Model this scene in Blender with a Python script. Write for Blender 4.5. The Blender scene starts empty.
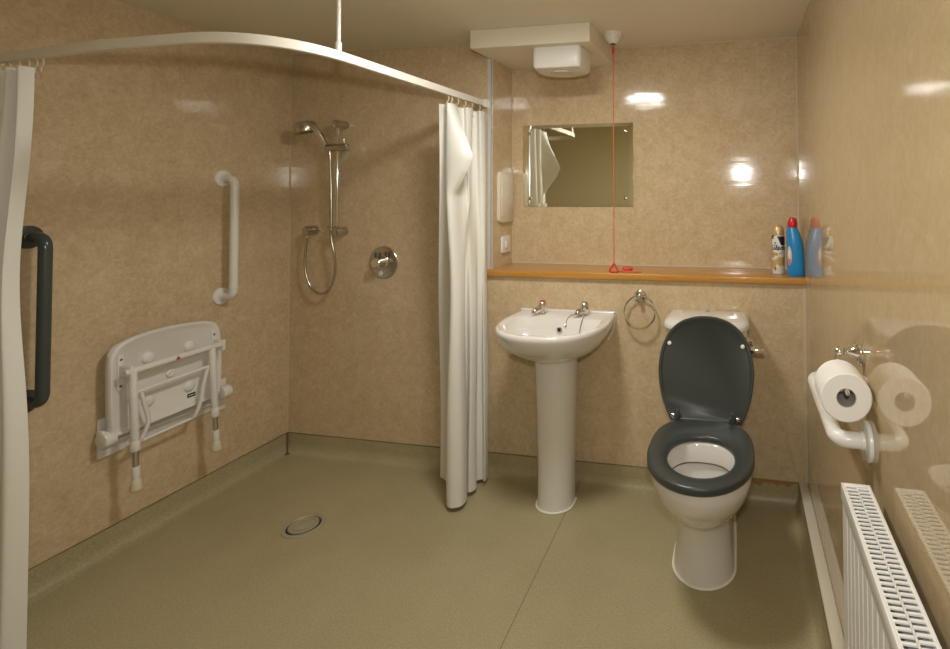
import bpy, bmesh, math, random
from mathutils import Vector, Matrix
PI = math.pi
sc = bpy.context.scene
C = sc.collection
random.seed(4)

# ------------------------------------------------------------------ materials
def mat(name, col=(.8, .8, .8), rough=.5, metal=0.0, ior=1.5, coat=0.0, emit=None, estr=0.0):
    m = bpy.data.materials.new(name); m.use_nodes = True
    b = m.node_tree.nodes['Principled BSDF']
    b.inputs['Base Color'].default_value = (*col, 1)
    b.inputs['Roughness'].default_value = rough
    b.inputs['Metallic'].default_value = metal
    b.inputs['IOR'].default_value = ior
    b.inputs['Coat Weight'].default_value = coat
    b.inputs['Coat Roughness'].default_value = .04
    if emit:
        b.inputs['Emission Color'].default_value = (*emit, 1)
        b.inputs['Emission Strength'].default_value = estr
    return m

def nodes(m):
    nt = m.node_tree
    return nt, nt.nodes['Principled BSDF']

def N(nt, t, **kw):
    n = nt.nodes.new(t)
    for k, v in kw.items():
        if k in n.inputs: n.inputs[k].default_value = v
        else: setattr(n, k, v)
    return n

def math_node(nt, op, a, b=None, c=None):
    n = nt.nodes.new('ShaderNodeMath'); n.operation = op
    for i, v in enumerate((a, b, c)):
        if v is None: continue
        if isinstance(v, (int, float)): n.inputs[i].default_value = v
        else: nt.links.new(v, n.inputs[i])
    return n.outputs[0]

def mix_col(nt, fac, a, b):
    n = nt.nodes.new('ShaderNodeMix'); n.data_type = 'RGBA'
    ins = [s for s in n.inputs if s.type == 'RGBA']
    f = n.inputs[0]
    if isinstance(fac, (int, float)): f.default_value = fac
    else: nt.links.new(fac, f)
    for s, v in zip(ins, (a, b)):
        if isinstance(v, tuple): s.default_value = (*v, 1)
        else: nt.links.new(v, s)
    return [o for o in n.outputs if o.type == 'RGBA'][0]

def ramp(nt, fac, stops):
    r = nt.nodes.new('ShaderNodeValToRGB')
    el = r.color_ramp.elements
    while len(el) < len(stops): el.new(.5)
    for e, (p, c) in zip(el, stops):
        e.position = p; e.color = (*c, 1)
    nt.links.new(fac, r.inputs[0])
    return r.outputs[0]

def make_wall_mat(name, seams, tint=(1.0, .965, .905), rough=.10, streak=False, ior=1.5):
    """beige stone-look laminate panels, glossy, with fine vertical joints"""
    m = mat(name, rough=rough, ior=ior)
    nt, b = nodes(m)
    pos = nt.nodes.new('ShaderNodeNewGeometry').outputs['Position']
    n1 = N(nt, 'ShaderNodeTexNoise', Scale=15.0, Detail=9.0, Roughness=.74, Distortion=.35)
    n2 = N(nt, 'ShaderNodeTexNoise', Scale=2.6, Detail=4.0, Roughness=.6, Distortion=.5)
    n3 = N(nt, 'ShaderNodeTexNoise', Scale=60.0, Detail=5.0, Roughness=.7)
    n4 = N(nt, 'ShaderNodeTexNoise', Scale=16.0, Detail=7.0, Roughness=.65, Distortion=.8)
    for n in (n1, n2, n3, n4): nt.links.new(pos, n.inputs['Vector'])
    t = tint
    def c(r, g, bl): return (r * t[0], g * t[1], bl * t[2])
    base = ramp(nt, n1.outputs['Fac'], [(.33, c(.475, .36, .210)), (.49, c(.565, .444, .282)), (.65, c(.685, .56, .390))])
    big = ramp(nt, n2.outputs['Fac'], [(.38, c(.50, .392, .245)), (.62, c(.62, .50, .335))])
    col = mix_col(nt, .3, base, big)
    fine = ramp(nt, n3.outputs['Fac'], [(.36, c(.45, .345, .208)), (.64, c(.68, .555, .385))])
    col = mix_col(nt, .3, col, fine)
    if streak: col = mix_col(nt, .45, col, c(.565, .444, .282))
    # pale veins
    d = math_node(nt, 'ABSOLUTE', math_node(nt, 'SUBTRACT', n4.outputs['Fac'], .5))
    v = math_node(nt, 'MULTIPLY', math_node(nt, 'LESS_THAN', d, .012), .12 if streak else .28)
    col = mix_col(nt, v, col, c(.80, .68, .50))
    sep = nt.nodes.new('ShaderNodeSeparateXYZ'); nt.links.new(pos, sep.inputs[0])
    for axis, val in seams:
        dd = math_node(nt, 'ABSOLUTE', math_node(nt, 'SUBTRACT', sep.outputs[axis], val))
        col = mix_col(nt, math_node(nt, 'MULTIPLY', math_node(nt, 'LESS_THAN', dd, .0012), .18), col, c(.26, .18, .10))
    nt.links.new(col, b.inputs['Base Color'])
    bump = N(nt, 'ShaderNodeBump', Strength=(.02 if streak else .04), Distance=.01)
    mp = nt.nodes.new('ShaderNodeMapping')
    mp.inputs['Scale'].default_value = (4, 4, 14) if streak else (5, 5, 26)
    nt.links.new(pos, mp.inputs[0])
    nb = N(nt, 'ShaderNodeTexNoise', Scale=1.0, Detail=2.0)
    nt.links.new(mp.outputs[0], nb.inputs['Vector'])
    nt.links.new(nb.outputs['Fac'], bump.inputs['Height'])
    nt.links.new(bump.outputs[0], b.inputs['Normal'])
    return m

M_wall = make_wall_mat('beige_panel', [('X', -2.18), ('Y', 1.83)])
M_wall_r = make_wall_mat('beige_panel_right', [('Y', 1.30)], tint=(.90, .87, .785), rough=.035, streak=True, ior=1.75)

def make_floor_mat():
    m = mat('safety_vinyl', rough=.42)
    nt, b = nodes(m)
    pos = nt.nodes.new('ShaderNodeNewGeometry').outputs['Position']
    n1 = N(nt, 'ShaderNodeTexNoise', Scale=3.0, Detail=6.0, Roughness=.6)
    n2 = N(nt, 'ShaderNodeTexNoise', Scale=180.0, Detail=2.0)
    n3 = N(nt, 'ShaderNodeTexVoronoi', Scale=160.0)
    for n in (n1, n2, n3): nt.links.new(pos, n.inputs['Vector'])
    base = ramp(nt, n1.outputs['Fac'], [(.3, (.345, .288, .158)), (.7, (.42, .352, .203))])
    spk = ramp(nt, n2.outputs['Fac'], [(.35, (.24, .20, .105)), (.65, (.53, .465, .275))])
    col = mix_col(nt, .3, base, spk)
    dots = math_node(nt, 'MULTIPLY', math_node(nt, 'LESS_THAN', n3.outputs['Distance'], .12), .30)
    col = mix_col(nt, dots, col, (.12, .095, .05))
    sep = nt.nodes.new('ShaderNodeSeparateXYZ'); nt.links.new(pos, sep.inputs[0])
    # welded joint of the sheet vinyl, running from the basin to the door
    xl = math_node(nt, 'ADD', math_node(nt, 'MULTIPLY', math_node(nt, 'SUBTRACT', sep.outputs['Y'], 1.487), -.0377), -.735)
    dd = math_node(nt, 'ABSOLUTE', math_node(nt, 'SUBTRACT', sep.outputs['X'], xl))
    low = math_node(nt, 'LESS_THAN', sep.outputs['Z'], .02)
    s = math_node(nt, 'MULTIPLY', math_node(nt, 'LESS_THAN', dd, .002), low)
    col = mix_col(nt, math_node(nt, 'MULTIPLY', s, .6), col, (.09, .07, .035))
    # grime along the top edge of the coving, patchy
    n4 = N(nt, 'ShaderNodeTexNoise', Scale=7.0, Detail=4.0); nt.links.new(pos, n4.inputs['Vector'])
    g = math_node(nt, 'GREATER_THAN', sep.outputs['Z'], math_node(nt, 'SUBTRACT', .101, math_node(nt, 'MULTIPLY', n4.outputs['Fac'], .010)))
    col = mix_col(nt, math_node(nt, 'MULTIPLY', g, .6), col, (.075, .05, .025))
    nt.links.new(col, b.inputs['Base Color'])
    bump = N(nt, 'ShaderNodeBump', Strength=.12, Distance=.002)
    nt.links.new(n2.outputs['Fac'], bump.inputs['Height'])
    nt.links.new(bump.outputs[0], b.inputs['Normal'])
    return m
M_floor = make_floor_mat()

def make_ceiling_mat():
    m = mat('ceiling_paint', (.80, .73, .59), .75)
    nt, b = nodes(m)
    pos = nt.nodes.new('ShaderNodeNewGeometry').outputs['Position']
    n1 = N(nt, 'ShaderNodeTexNoise', Scale=40.0, Detail=4.0); nt.links.new(pos, n1.inputs['Vector'])
    bump = N(nt, 'ShaderNodeBump', Strength=.05, Distance=.004)
    nt.links.new(n1.outputs['Fac'], bump.inputs['Height']); nt.links.new(bump.outputs[0], b.inputs['Normal'])
    return m
M_ceil = make_ceiling_mat()

def make_wood_mat():
    m = mat('varnished_wood', rough=.28, coat=.3)
    nt, b = nodes(m)
    pos = nt.nodes.new('ShaderNodeNewGeometry').outputs['Position']
    mp = nt.nodes.new('ShaderNodeMapping'); mp.inputs['Scale'].default_value = (1.2, 34, 34)
    nt.links.new(pos, mp.inputs[0])
    n1 = N(nt, 'ShaderNodeTexNoise', Scale=2.2, Detail=6.0, Roughness=.6, Distortion=.6)
    nt.links.new(mp.outputs[0], n1.inputs['Vector'])
    col = ramp(nt, n1.outputs['Fac'], [(.3, (.40, .175, .030)), (.55, (.52, .25, .048)), (.75, (.58, .30, .065))])
    nt.links.new(col, b.inputs['Base Color'])
    return m
M_wood = make_wood_mat()

def make_fabric_mat():
    m = mat('shower_curtain_vinyl', (.76, .74, .67), .45)
    nt, b = nodes(m)
    b.inputs['Subsurface Weight'].default_value = .12
    b.inputs['Subsurface Radius'].default_value = (.01, .01, .01)
    pos = nt.nodes.new('ShaderNodeNewGeometry').outputs['Position']
    n1 = N(nt, 'ShaderNodeTexNoise', Scale=9.0, Detail=3.0); nt.links.new(pos, n1.inputs['Vector'])
    bump = N(nt, 'ShaderNodeBump', Strength=.12, Distance=.01)
    nt.links.new(n1.outputs['Fac'], bump.inputs['Height']); nt.links.new(bump.outputs[0], b.inputs['Normal'])
    return m
M_curtain = make_fabric_mat()

M_white = mat('white_plastic', (.77, .745, .685), .28)
M_offwhite = mat('cream_plastic', (.72, .66, .53), .35)
M_rear = mat('rear_wall_lightened', (.78, .70, .46), .5)  # lighter than the panels, so the dim rear wall looks better lit in the mirror
M_rail = mat('white_powder_coat', (.78, .74, .65), .32)
M_porcelain = mat('porcelain', (.73, .70, .645), .08, coat=.6)
M_grey = mat('dark_grey_plastic', (.046, .053, .049), .34)
M_greygloss = mat('anthracite_coated_metal', (.060, .070, .064), .2)
M_chrome = mat('chrome', (.80, .78, .74), .07, 1.0)
M_chrome2 = mat('brushed_chrome', (.55, .52, .46), .22, 1.0)
M_steel = mat('steel_tube', (.62, .62, .62), .25, 1.0)
M_alu = mat('aluminium_trim', (.74, .74, .72), .3, .4)
M_mirror = mat('mirror_glass', (.86, .87, .76), .004, 1.0)
M_mirror_edge = mat('mirror_backing', (.20, .21, .16), .4)
M_red = mat('red_plastic', (.62, .035, .015), .35)
M_cord = mat('orange_red_cord', (.58, .12, .035), .6)
M_dark = mat('black_slot', (.02, .02, .018), .5)
M_brown = mat('brown_stain', (.16, .10, .05), .6)
M_paper = mat('tissue_paper', (.80, .77, .71), .9)
M_card = mat('grey_cardboard', (.34, .32, .29), .85)
M_seal = mat('white_silicone', (.85, .82, .74), .35)
M_rad = mat('radiator_enamel', (.80, .79, .74), .22)
M_radin = mat('radiator_inside', (.22, .23, .26), .6)
M_gold = mat('gold_cap', (.62, .43, .20), .32, .35)
M_navy = mat('navy_print', (.012, .018, .045), .35)
M_label = mat('pale_pink_label', (.66, .50, .48), .4)
M_labelred = mat('salmon_print', (.66, .17, .12), .4)
M_blue = mat('blue_plastic', (.015, .255, .58), .26)
M_redcap = mat('red_cap', (.56, .01, .012), .3)
M_diff = mat('lit_diffuser', (.9, .9, .9), .5, emit=(1.0, .98, .925), estr=50.0)
M_drain = mat('drain_metal', (.42, .38, .27), .5, .3)
M_ivory = mat('ivory_rubber', (.70, .62, .44), .5)
M_ochre = mat('old_adhesive', (.34, .19, .055), .7)
M_water = mat('bowl_water', (.62, .62, .60), .03)

def make_can_mat():
    m = mat('printed_can', rough=.28)
    nt, b = nodes(m)
    tc = nt.nodes.new('ShaderNodeNewGeometry').outputs['Position']
    sep = nt.nodes.new('ShaderNodeSeparateXYZ'); nt.links.new(tc, sep.inputs[0])
    n = N(nt, 'ShaderNodeTexNoise', Scale=38.0, Detail=1.0, Distortion=1.0); nt.links.new(tc, n.inputs['Vector'])
    z = math_node(nt, 'MULTIPLY', math_node(nt, 'SUBTRACT', sep.outputs['Z'], 1.01), 1 / .2)
    # the printed bands climb to the right
    z = math_node(nt, 'ADD', z, math_node(nt, 'MULTIPLY', math_node(nt, 'SUBTRACT', sep.outputs['X'], .174), -2.2))
    z = math_node(nt, 'ADD', z, math_node(nt, 'MULTIPLY', math_node(nt, 'SUBTRACT', n.outputs['Fac'], .5), .22))
    W, G, D = (.78, .74, .66), (.50, .30, .10), (.013, .02, .045)
    col = ramp(nt, z, [(0, W), (.17, W), (.19, (.62, .40, .17)), (.36, (.60, .38, .15)), (.375, W), (.46, W), (.475, G), (.60, (.58, .38, .16)), (.61, W), (.885, W), (.90, D), (1, D)])
    nt.nodes[-1].color_ramp.interpolation = 'LINEAR'
    nt.links.new(col, b.inputs['Base Color'])
    return m
M_can = make_can_mat()

# ------------------------------------------------------------------ mesh helpers
def bm_new(): return bmesh.new()

def add_box(bm, lo, hi, bev=0.0, seg=2):
    r = bmesh.ops.create_cube(bm, size=1.0)
    vs = r['verts']
    for v in vs:
        v.co = Vector([lo[i] + (v.co[i] + .5) * (hi[i] - lo[i]) for i in range(3)])
    if bev > 0:
        es = list({e for v in vs for e in v.link_edges})
        bmesh.ops.bevel(bm, geom=es, offset=bev, segments=seg, affect='EDGES', profile=.5)
    return bm

def add_loft(bm, rings, cap0=True, cap1=True, close=True):
    """rings: lists of points of equal length, joined ring to ring"""
    vr = [[bm.verts.new(p) for p in r] for r in rings]
    n = len(rings[0])
    for a, b in zip(vr[:-1], vr[1:]):
        for i in range(n if close else n - 1):
            j = (i + 1) % n
            bm.faces.new((a[i], a[j], b[j], b[i]))
    if cap0: bm.faces.new(list(reversed(vr[0])))
    if cap1: bm.faces.new(vr[-1])
    return vr

def frame(d):
    d = Vector(d).normalized()
    up = Vector((0, 0, 1)) if abs(d.z) < .95 else Vector((1, 0, 0))
    u = d.cross(up).normalized(); v = d.cross(u).normalized()
    return u, v

def add_lathe(bm, base, axis, prof, seg=32, cap0=True, cap1=True):
    """prof: (distance along axis, radius)"""
    base, axis = Vector(base), Vector(axis).normalized()
    u, v = frame(axis)
    rings = []
    for h, r in prof:
        c = base + axis * h
        rings.append([c + (u * math.cos(a) + v * math.sin(a)) * max(r, 1e-5) for a in (2 * PI * i / seg for i in range(seg))])
    add_loft(bm, rings, cap0, cap1)
    return bm

def add_cyl(bm, a, b, r, seg=20, bev=0.0):
    a, b = Vector(a), Vector(b)
    L = (b - a).length
    if bev > 0:
        prof = [(0, r - bev), (bev * .3, r - bev * .3), (bev, r), (L - bev, r), (L - bev * .3, r - bev * .3), (L, r - bev)]
    else: prof = [(0, r), (L, r)]
    return add_lathe(bm, a, b - a, prof, seg)

def fillet(pts, rad, n=7):
    pts = [Vector(p) for p in pts]
    out = [pts[0]]
    for i in range(1, len(pts) - 1):
        a, p, c = pts[i - 1], pts[i], pts[i + 1]
        d1, d2 = (a - p).normalized(), (c - p).normalized()
        ang = d1.angle(d2)
        t = min(rad / math.tan(ang / 2), (a - p).length * .49, (c - p).length * .49)
        s, e = p + d1 * t, p + d2 * t
        for k in range(n + 1):
            w = k / n
            out.append(s * (1 - w) ** 2 + p * 2 * w * (1 - w) + e * w * w)
    out.append(pts[-1])
    return out

def catmull(pts, n=8, closed=False):
    pts = [Vector(p) for p in pts]
    out = []
    m = len(pts)
    for i in range(m if closed else m - 1):
        if closed: p0, p1, p2, p3 = pts[i - 1], pts[i], pts[(i + 1) % m], pts[(i + 2) % m]
        else: p0, p1, p2, p3 = pts[max(i - 1, 0)], pts[i], pts[i + 1], pts[min(i + 2, m - 1)]
        for k in range(n):
            t = k / n
            out.append(.5 * ((2 * p1) + (p2 - p0) * t + (2 * p0 - 5 * p1 + 4 * p2 - p3) * t * t + (3 * p1 - p0 - 3 * p2 + p3) * t ** 3))
    if not closed: out.append(pts[-1])
    return out

def add_tube(bm, path, r, seg=14, closed=False):
    path = [Vector(p) for p in path]
    n = len(path)
    rings = []
    u = None
    for i, p in enumerate(path):
        if closed: d = path[(i + 1) % n] - path[i - 1]
        else: d = path[min(i + 1, n - 1)] - path[max(i - 1, 0)]
        d.normalize()
        if u is None: u, _ = frame(d)
        u = (u - d * u.dot(d)).normalized()
        v = d.cross(u)
        rr = r(i / (n - 1)) if callable(r) else r
        rings.append([p + (u * math.cos(a) + v * math.sin(a)) * rr for a in (2 * PI * k / seg for k in range(seg))])
    if closed: rings.append(rings[0]); 
    add_loft(bm, rings, not closed, not closed)
    if closed: bmesh.ops.remove_doubles(bm, verts=bm.verts[:], dist=1e-6)
    return bm

def add_prism(bm, outline, depth, bev=0.0, seg=2):
    """outline: 3-D points of a planar polygon, extruded by the vector depth"""
    o = [Vector(p) for p in outline]; d = Vector(depth)
    vr = add_loft(bm, [o, [p + d for p in o]])
    if bev > 0:
        es = set()
        for ring in vr:
            for i in range(len(ring)):
                e = bm.edges.get((ring[i], ring[(i + 1) % len(ring)]))
                if e: es.add(e)
        bmesh.ops.bevel(bm, geom=list(es), offset=bev, segments=seg, affect='EDGES', profile=.5)
    return bm

def obj(name, bm, m, parent=None, origin=None, sharp=35, smooth=True):
    bmesh.ops.recalc_face_normals(bm, faces=bm.faces[:])
    if parent is not None:
        off = parent['_o'] if '_o' in parent else (0, 0, 0)
        off = Vector(off)
    else:
        off = Vector(origin) if origin is not None else Vector((0, 0, 0))
    for v in bm.verts: v.co -= off
    me = bpy.data.meshes.new(name); bm.to_mesh(me); bm.free()
    mats = m if isinstance(m, (list, tuple)) else [m]
    for x in mats: me.materials.append(x)
    if smooth:
        for p in me.polygons: p.use_smooth = True
        me.set_sharp_from_angle(angle=math.radians(sharp))
    o = bpy.data.objects.new(name, me); C.objects.link(o)
    if parent is not None:
        o.parent = parent; o['_o'] = tuple(off)
    else:
        o.location = off; o['_o'] = tuple(off)
    return o

def thing(name, label, cat, loc, group=None):
    o = bpy.data.objects.new(name, None); C.objects.link(o)
    o.location = loc; o['_o'] = tuple(loc); o['label'] = label; o['category'] = cat
    o.empty_display_size = .05
    if group: o['group'] = group
    return o

def tag(o, label, cat, group=None):
    o['label'] = label; o['category'] = cat
    if group: o['group'] = group
    return o

def struct(name, bm, m, label=None, smooth=True):
    o = obj(name, bm, m, smooth=smooth); o['kind'] = 'structure'
    if label: o['label'] = label
    return o

# ------------------------------------------------------------------ the room
XL, XR, YB, YA, YR, ZC = -2.435, .285, 2.40, 2.65, -.32, 2.17
XT = -1.24                                   # corner of the recess over the basin
SH0, SH1 = .979, 1.010                       # shelf underside and top
T = .08
bm = bm_new(); add_box(bm, (XL - T, YR - T, -.05), (XL, YA + T, ZC)); struct('wall_left', bm, M_wall, 'beige stone-look panelled wall with the shower seat', False)
bm = bm_new(); add_box(bm, (XR, YR - T, -.05), (XR + T, YA + T, ZC)); struct('wall_right', bm, M_wall_r, 'glossy beige panelled wall with the radiator', False)
bm = bm_new(); add_box(bm, (XL, YR - T, -.05), (XR, YR, ZC)); struct('wall_rear', bm, M_rear, 'plain cream wall behind the camera, lightened to brighten the mirror', False)
bm = bm_new()
pts = [(XL, YB), (XT, YB), (XT, YA), (XR, YA), (XR, YA + T), (XL, YA + T)]
add_prism(bm, [(x, y, SH0) for x, y in pts], (0, 0, ZC - SH0))
pts = [(XL, YB), (XR, YB), (XR, YA + T), (XL, YA + T)]
add_prism(bm, [(x, y, -.05) for x, y in pts], (0, 0, SH0 + .05))
struct('wall_back', bm, M_wall, 'beige panelled back wall with a recess over the wooden shelf', False)
bm = bm_new(); add_box(bm, (XL - T, YR - T, ZC), (XR + T, YA + T, ZC + .06)); struct('ceiling', bm, M_ceil, 'cream painted ceiling', False)

# floor: one sheet of vinyl, coved up the walls
SK = .245                                    # face of the boxed skirting on the right
prof = [(.004, .100), (.004, .045), (.007, .030), (.015, .016), (.028, .006), (.045, .001), (.060, 0)]
rows = []
for d, z in prof:
    rows.append([(XL + d, YR, z), (XL + d, YB - d, z), (SK - d, YB - d, z), (SK - d, YR, z)])
bm = bm_new()
vr = add_loft(bm, rows, False, False, close=False)
bm.faces.new(vr[-1])
# thickness lip on top of the coving, back to the wall
top = [(XL, YR, .100), (XL, YB, .100), (SK, YB, .100), (SK, YR, .100)]
tv = [bm.verts.new(p) for p in top]
for i in range(3): bm.faces.new((tv[i], tv[i + 1], vr[0][i + 1], vr[0][i]))
struct('floor', bm, M_floor, 'olive beige speckled safety vinyl floor coved up the walls', True)

bm = bm_new(); add_box(bm, (SK, YR, 0), (XR, YB - .001, .102), .004); struct('baseboard_right', bm, M_offwhite, 'cream boxed skirting along the right wall')
# bulkhead (boxed soffit) across the recess
bm = bm_new(); add_box(bm, (-1.252, 2.215, 2.082), (-.662, YA, ZC), .002, 1); o = struct('trim_1', bm, M_ceil, 'cream boxed bulkhead under the ceiling above the mirror')
# aluminium corner profile on the edge of the recess, small joint strips in the corners
bm = bm_new(); add_box(bm, (XT - .018, YB - .003, SH1), (XT + .003, YB, 2.082), .001, 1); add_box(bm, (XT, YB - .003, SH1), (XT + .003, YB + .018, 2.082), .001, 1)
struct('trim_2', bm, M_alu, 'aluminium profile on the outer corner beside the curtain')
M_joint = mat('joint_strip', (.60, .49, .33), .55)
bm = bm_new(); add_box(bm, (XL, YB - .004, .10), (XL + .004, YB, ZC)); struct('trim_3', bm, M_joint, 'thin joint strip in the shower corner')
bm = bm_new(); add_box(bm, (XR - .014, YB - .004, .102), (XR, YB, SH0)); struct('trim_4', bm, M_joint, 'thin joint strip in the corner below the shelf')
bm = bm_new(); add_box(bm, (XR - .005, YA - .005, SH1), (XR, YA, ZC)); add_box(bm, (XT, YA - .004, SH1), (XT + .004, YA, 2.082))
struct('trim_5', bm, M_joint, 'thin joint strips in the corners of the recess')
bm = bm_new(); add_box(bm, (XT + .003, YA - .006, SH1), (XR, YA, SH1 + .005)); add_box(bm, (-.662, YA - .006, ZC - .005), (XR, YA, ZC)); add_box(bm, (XL, YB - .006, ZC - .004), (-1.252, YB, ZC)); add_box(bm, (XT, YA - .005, 2.077), (-.662, YA, 2.082))
struct('trim_6', bm, mat('caulk', (.62, .53, .38), .5), 'pale sealant line where panels meet ceiling and shelf')
# dark weld mark in the shower corner
bm = bm_new(); add_tube(bm, [(XL + .010, YB - .010, .098), (XL + .010, YB - .010, .05), (XL + .020, YB - .020, .016), (XL + .036, YB - .036, .005)], .004, 6); add_lathe(bm, (XL + .04, YB - .04, .0035), (0, 0, 1), [(0, .013), (.002, .011)], 14)
struct('trim_7', bm, M_brown, 'dark weld in the corner of the floor coving')

# ------------------------------------------------------------------ shelf
bm = bm_new()
ol = [(-1.258, YB - .020), (XR, YB - .020), (XR, YA - .006), (XT + .003, YA - .006), (XT + .003, YB - .003), (-1.258, YB - .003)]
add_prism(bm, [(x, y, SH0) for x, y in ol], (0, 0, SH1 - SH0), .005, 3)
tag(obj('shelf', bm, M_wood, origin=(-.5, 2.5, SH0)), 'long varnished orange-brown wooden shelf in the recess above the basin', 'shelf')

# ------------------------------------------------------------------ wash basin on pedestal
BX = -.828
basin = thing('wash_basin', 'white D-shaped wash basin on a tall pedestal below the mirror', 'basin', (BX, YB, 0))
def d_ring(z, hw, yf, yb=YB - .002, n=44, e=2.3, cx=BX, ys=None):
    """half super-ellipse towards the room, straight at the wall"""
    ys = ys if ys is not None else yb - .16
    out = []
    for i in range(n + 1):
        a = PI * i / n
        c, s = math.cos(a), math.sin(a)
        x = hw * (abs(c) ** (2 / e)) * (1 if c >= 0 else -1)
        y = ys - (ys - yf) * (abs(s) ** (2 / e))
        out.append((cx + x, y, z))
    w0 = hw * .985
    out.append((cx - w0, (ys + yb) / 2, z)); out.append((cx - hw * .95, yb, z))
    out.append((cx - hw * .35, yb, z)); out.append((cx + hw * .35, yb, z))
    out.append((cx + hw * .95, yb, z)); out.append((cx + w0, (ys + yb) / 2, z))
    return out
bm = bm_new()
rings = [d_ring(.668, .06, 2.16, 2.33, ys=2.24), d_ring(.664, .103, 2.105, ys=2.24), d_ring(.669, .128, 2.085, ys=2.25), d_ring(.69, .175, 2.045, ys=2.25), d_ring(.725, .215, 1.99), d_ring(.765, .240, 1.95),
         d_ring(.797, .250, 1.934), d_ring(.811, .250, 1.935), d_ring(.817, .246, 1.940), d_ring(.819, .238, 1.948)]
vr = add_loft(bm, rings, True, False)
# bowl: opening cut short of the tap ledge
def bowl_ring(z, hw, yf, yb, n=50):
    r = d_ring(z, hw, yf, yb, n=44, e=2.4, ys=max(yb - .13, yf + (yb - yf) * .6))
    return r
inner = [bowl_ring(.818, .218, 1.968, 2.262), bowl_ring(.812, .212, 1.975, 2.256), bowl_ring(.775, .196, 1.995, 2.245), bowl_ring(.73, .16, 2.03, 2.23), bowl_ring(.700, .11, 2.075, 2.20), bowl_ring(.692, .03, 2.12, 2.16)]
ivr = [[bm.verts.new(p) for p in r] for r in inner]
n = len(inner[0])
for a, b in zip([vr[-1]] + ivr[:-1], ivr):
    for i in range(n):
        j = (i + 1) % n
        bm.faces.new((a[i], a[j], b[j], b[i]))
bm.faces.new(ivr[-1])
obj('bowl', bm, M_porcelain, basin, sharp=50)
# raised ledge at the back
bm = bm_new(); add_box(bm, (BX - .238, YB - .032, .816), (BX + .238, YB - .002, .829), .005, 3); obj('back_ledge', bm, M_porcelain, basin)
# pedestal
def ped_ring(z, hw, yf, yb=2.345, n=44):
    out = []
    for i in range(n):
        a = 2 * PI * i / n
        c, t = math.cos(a), math.sin(a)
        out.append((BX + hw * c, 2.222 + ((yb - 2.222) * abs(t) ** .8 if t > 0 else -(2.222 - yf) * abs(t) ** .92), z))
    return out
bm = bm_new(); add_loft(bm, [ped_ring(.002, .082, 2.138), ped_ring(.02, .080, 2.142), ped_ring(.2, .081, 2.142), ped_ring(.45, .086, 2.135), ped_ring(.60, .090, 2.128), ped_ring(.672, .092, 2.125)])
obj('pedestal', bm, M_porcelain, basin)
bm = bm_new(); add_tube(bm, [(x + (x - BX) * .03, y - .003, .004) for x, y, z in ped_ring(0, .082, 2.138)[20:] + ped_ring(0, .082, 2.138)[:3]], .0045, 8); obj('silicone_bead', bm, M_seal, basin)
bm = bm_new(); add_tube(bm, catmull([(BX + .239, YB - .004, .823), (BX + .236, YB - .003, .785), (BX + .222, YB - .003, .735), (BX + .20, YB - .003, .69)], 5), .0035, 8); obj('edge_seal', bm, M_seal, basin)['label'] = 'thin white bead of sealant down the right edge'
bm = bm_new(); add_lathe(bm, (BX + .012, 2.2385, .768), (0, -1, .2), [(0, .013), (.004, .013), (.005, .008), (.003, .0075)], 20); of = obj('overflow', bm, M_chrome, basin)
bm = bm_new(); add_lathe(bm, (BX + .012, 2.2355, .7688), (0, -1, .2), [(0, .0075), (.0015, .0075)], 16); obj('hole', bm, M_dark, of)
bm = bm_new(); add_lathe(bm, (BX, 2.14, .6925), (0, 0, 1), [(0, .022), (.003, .022), (.004, .016)], 20); obj('waste', bm, M_chrome, basin)
def tap(x, hot):
    y = 2.325
    bm = bm_new()
    add_lathe(bm, (x, y, .818), (0, 0, 1), [(0, .024), (.005, .024), (.008, .020), (.020, .0185), (.024, .0195), (.030, .0195)], 22)
    path = [(x - .003, y - .004, .838), (x - .016, y - .034, .844), (x - .021, y - .047, .840), (x - .022, y - .050, .830)]
    add_tube(bm, fillet(path, .015), lambda t: .0145 - .003 * t, 14)
    t = obj('tap', bm, M_chrome, basin)
    bm = bm_new()
    add_lathe(bm, (x, y, .845), (0, 0, 1), [(0, .016), (.002, .021), (.022, .0225), (.030, .020), (.034, .015)], 10)
    obj('tap_handle', bm, M_chrome, t)
    bm = bm_new(); add_lathe(bm, (x, y, .8785), (0, 0, 1), [(0, .0150), (.003, .0135), (.004, .008)], 16)
    obj('tap_cap', bm, M_red if hot else M_chrome2, t)['label'] = 'red hot indicator cap' if hot else 'plain chrome cap'
tap(BX - .105, True); tap(BX + .105, False)
bm = bm_new()
x0 = BX + .105
add_tube(bm, catmull([(x0 - .02, 2.32, .826), (x0 - .05, 2.28, .828), (x0 - .062, 2.255, .815), (x0 - .066, 2.245, .795)], 5), .0022, 7)
add_lathe(bm, (x0 - .066, 2.2435, .797), (0, 0, -1), [(0, .003), (.004, .006), (.012, .006), (.014, .003)], 10)
add_tube(bm, catmull([(x0 + .012, 2.30, .828), (x0 + .013, 2.262, .824), (x0 + .006, 2.243, .79), (x0 + .002, 2.232, .745)], 5), .0022, 7)
add_lathe(bm, (x0 + .001, 2.232, .747), (0, 0, -1), [(0, .003), (.003, .006), (.010, .006), (.012, .003)], 10)
obj('plug_chain', bm, M_chrome2, basin)

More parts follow.
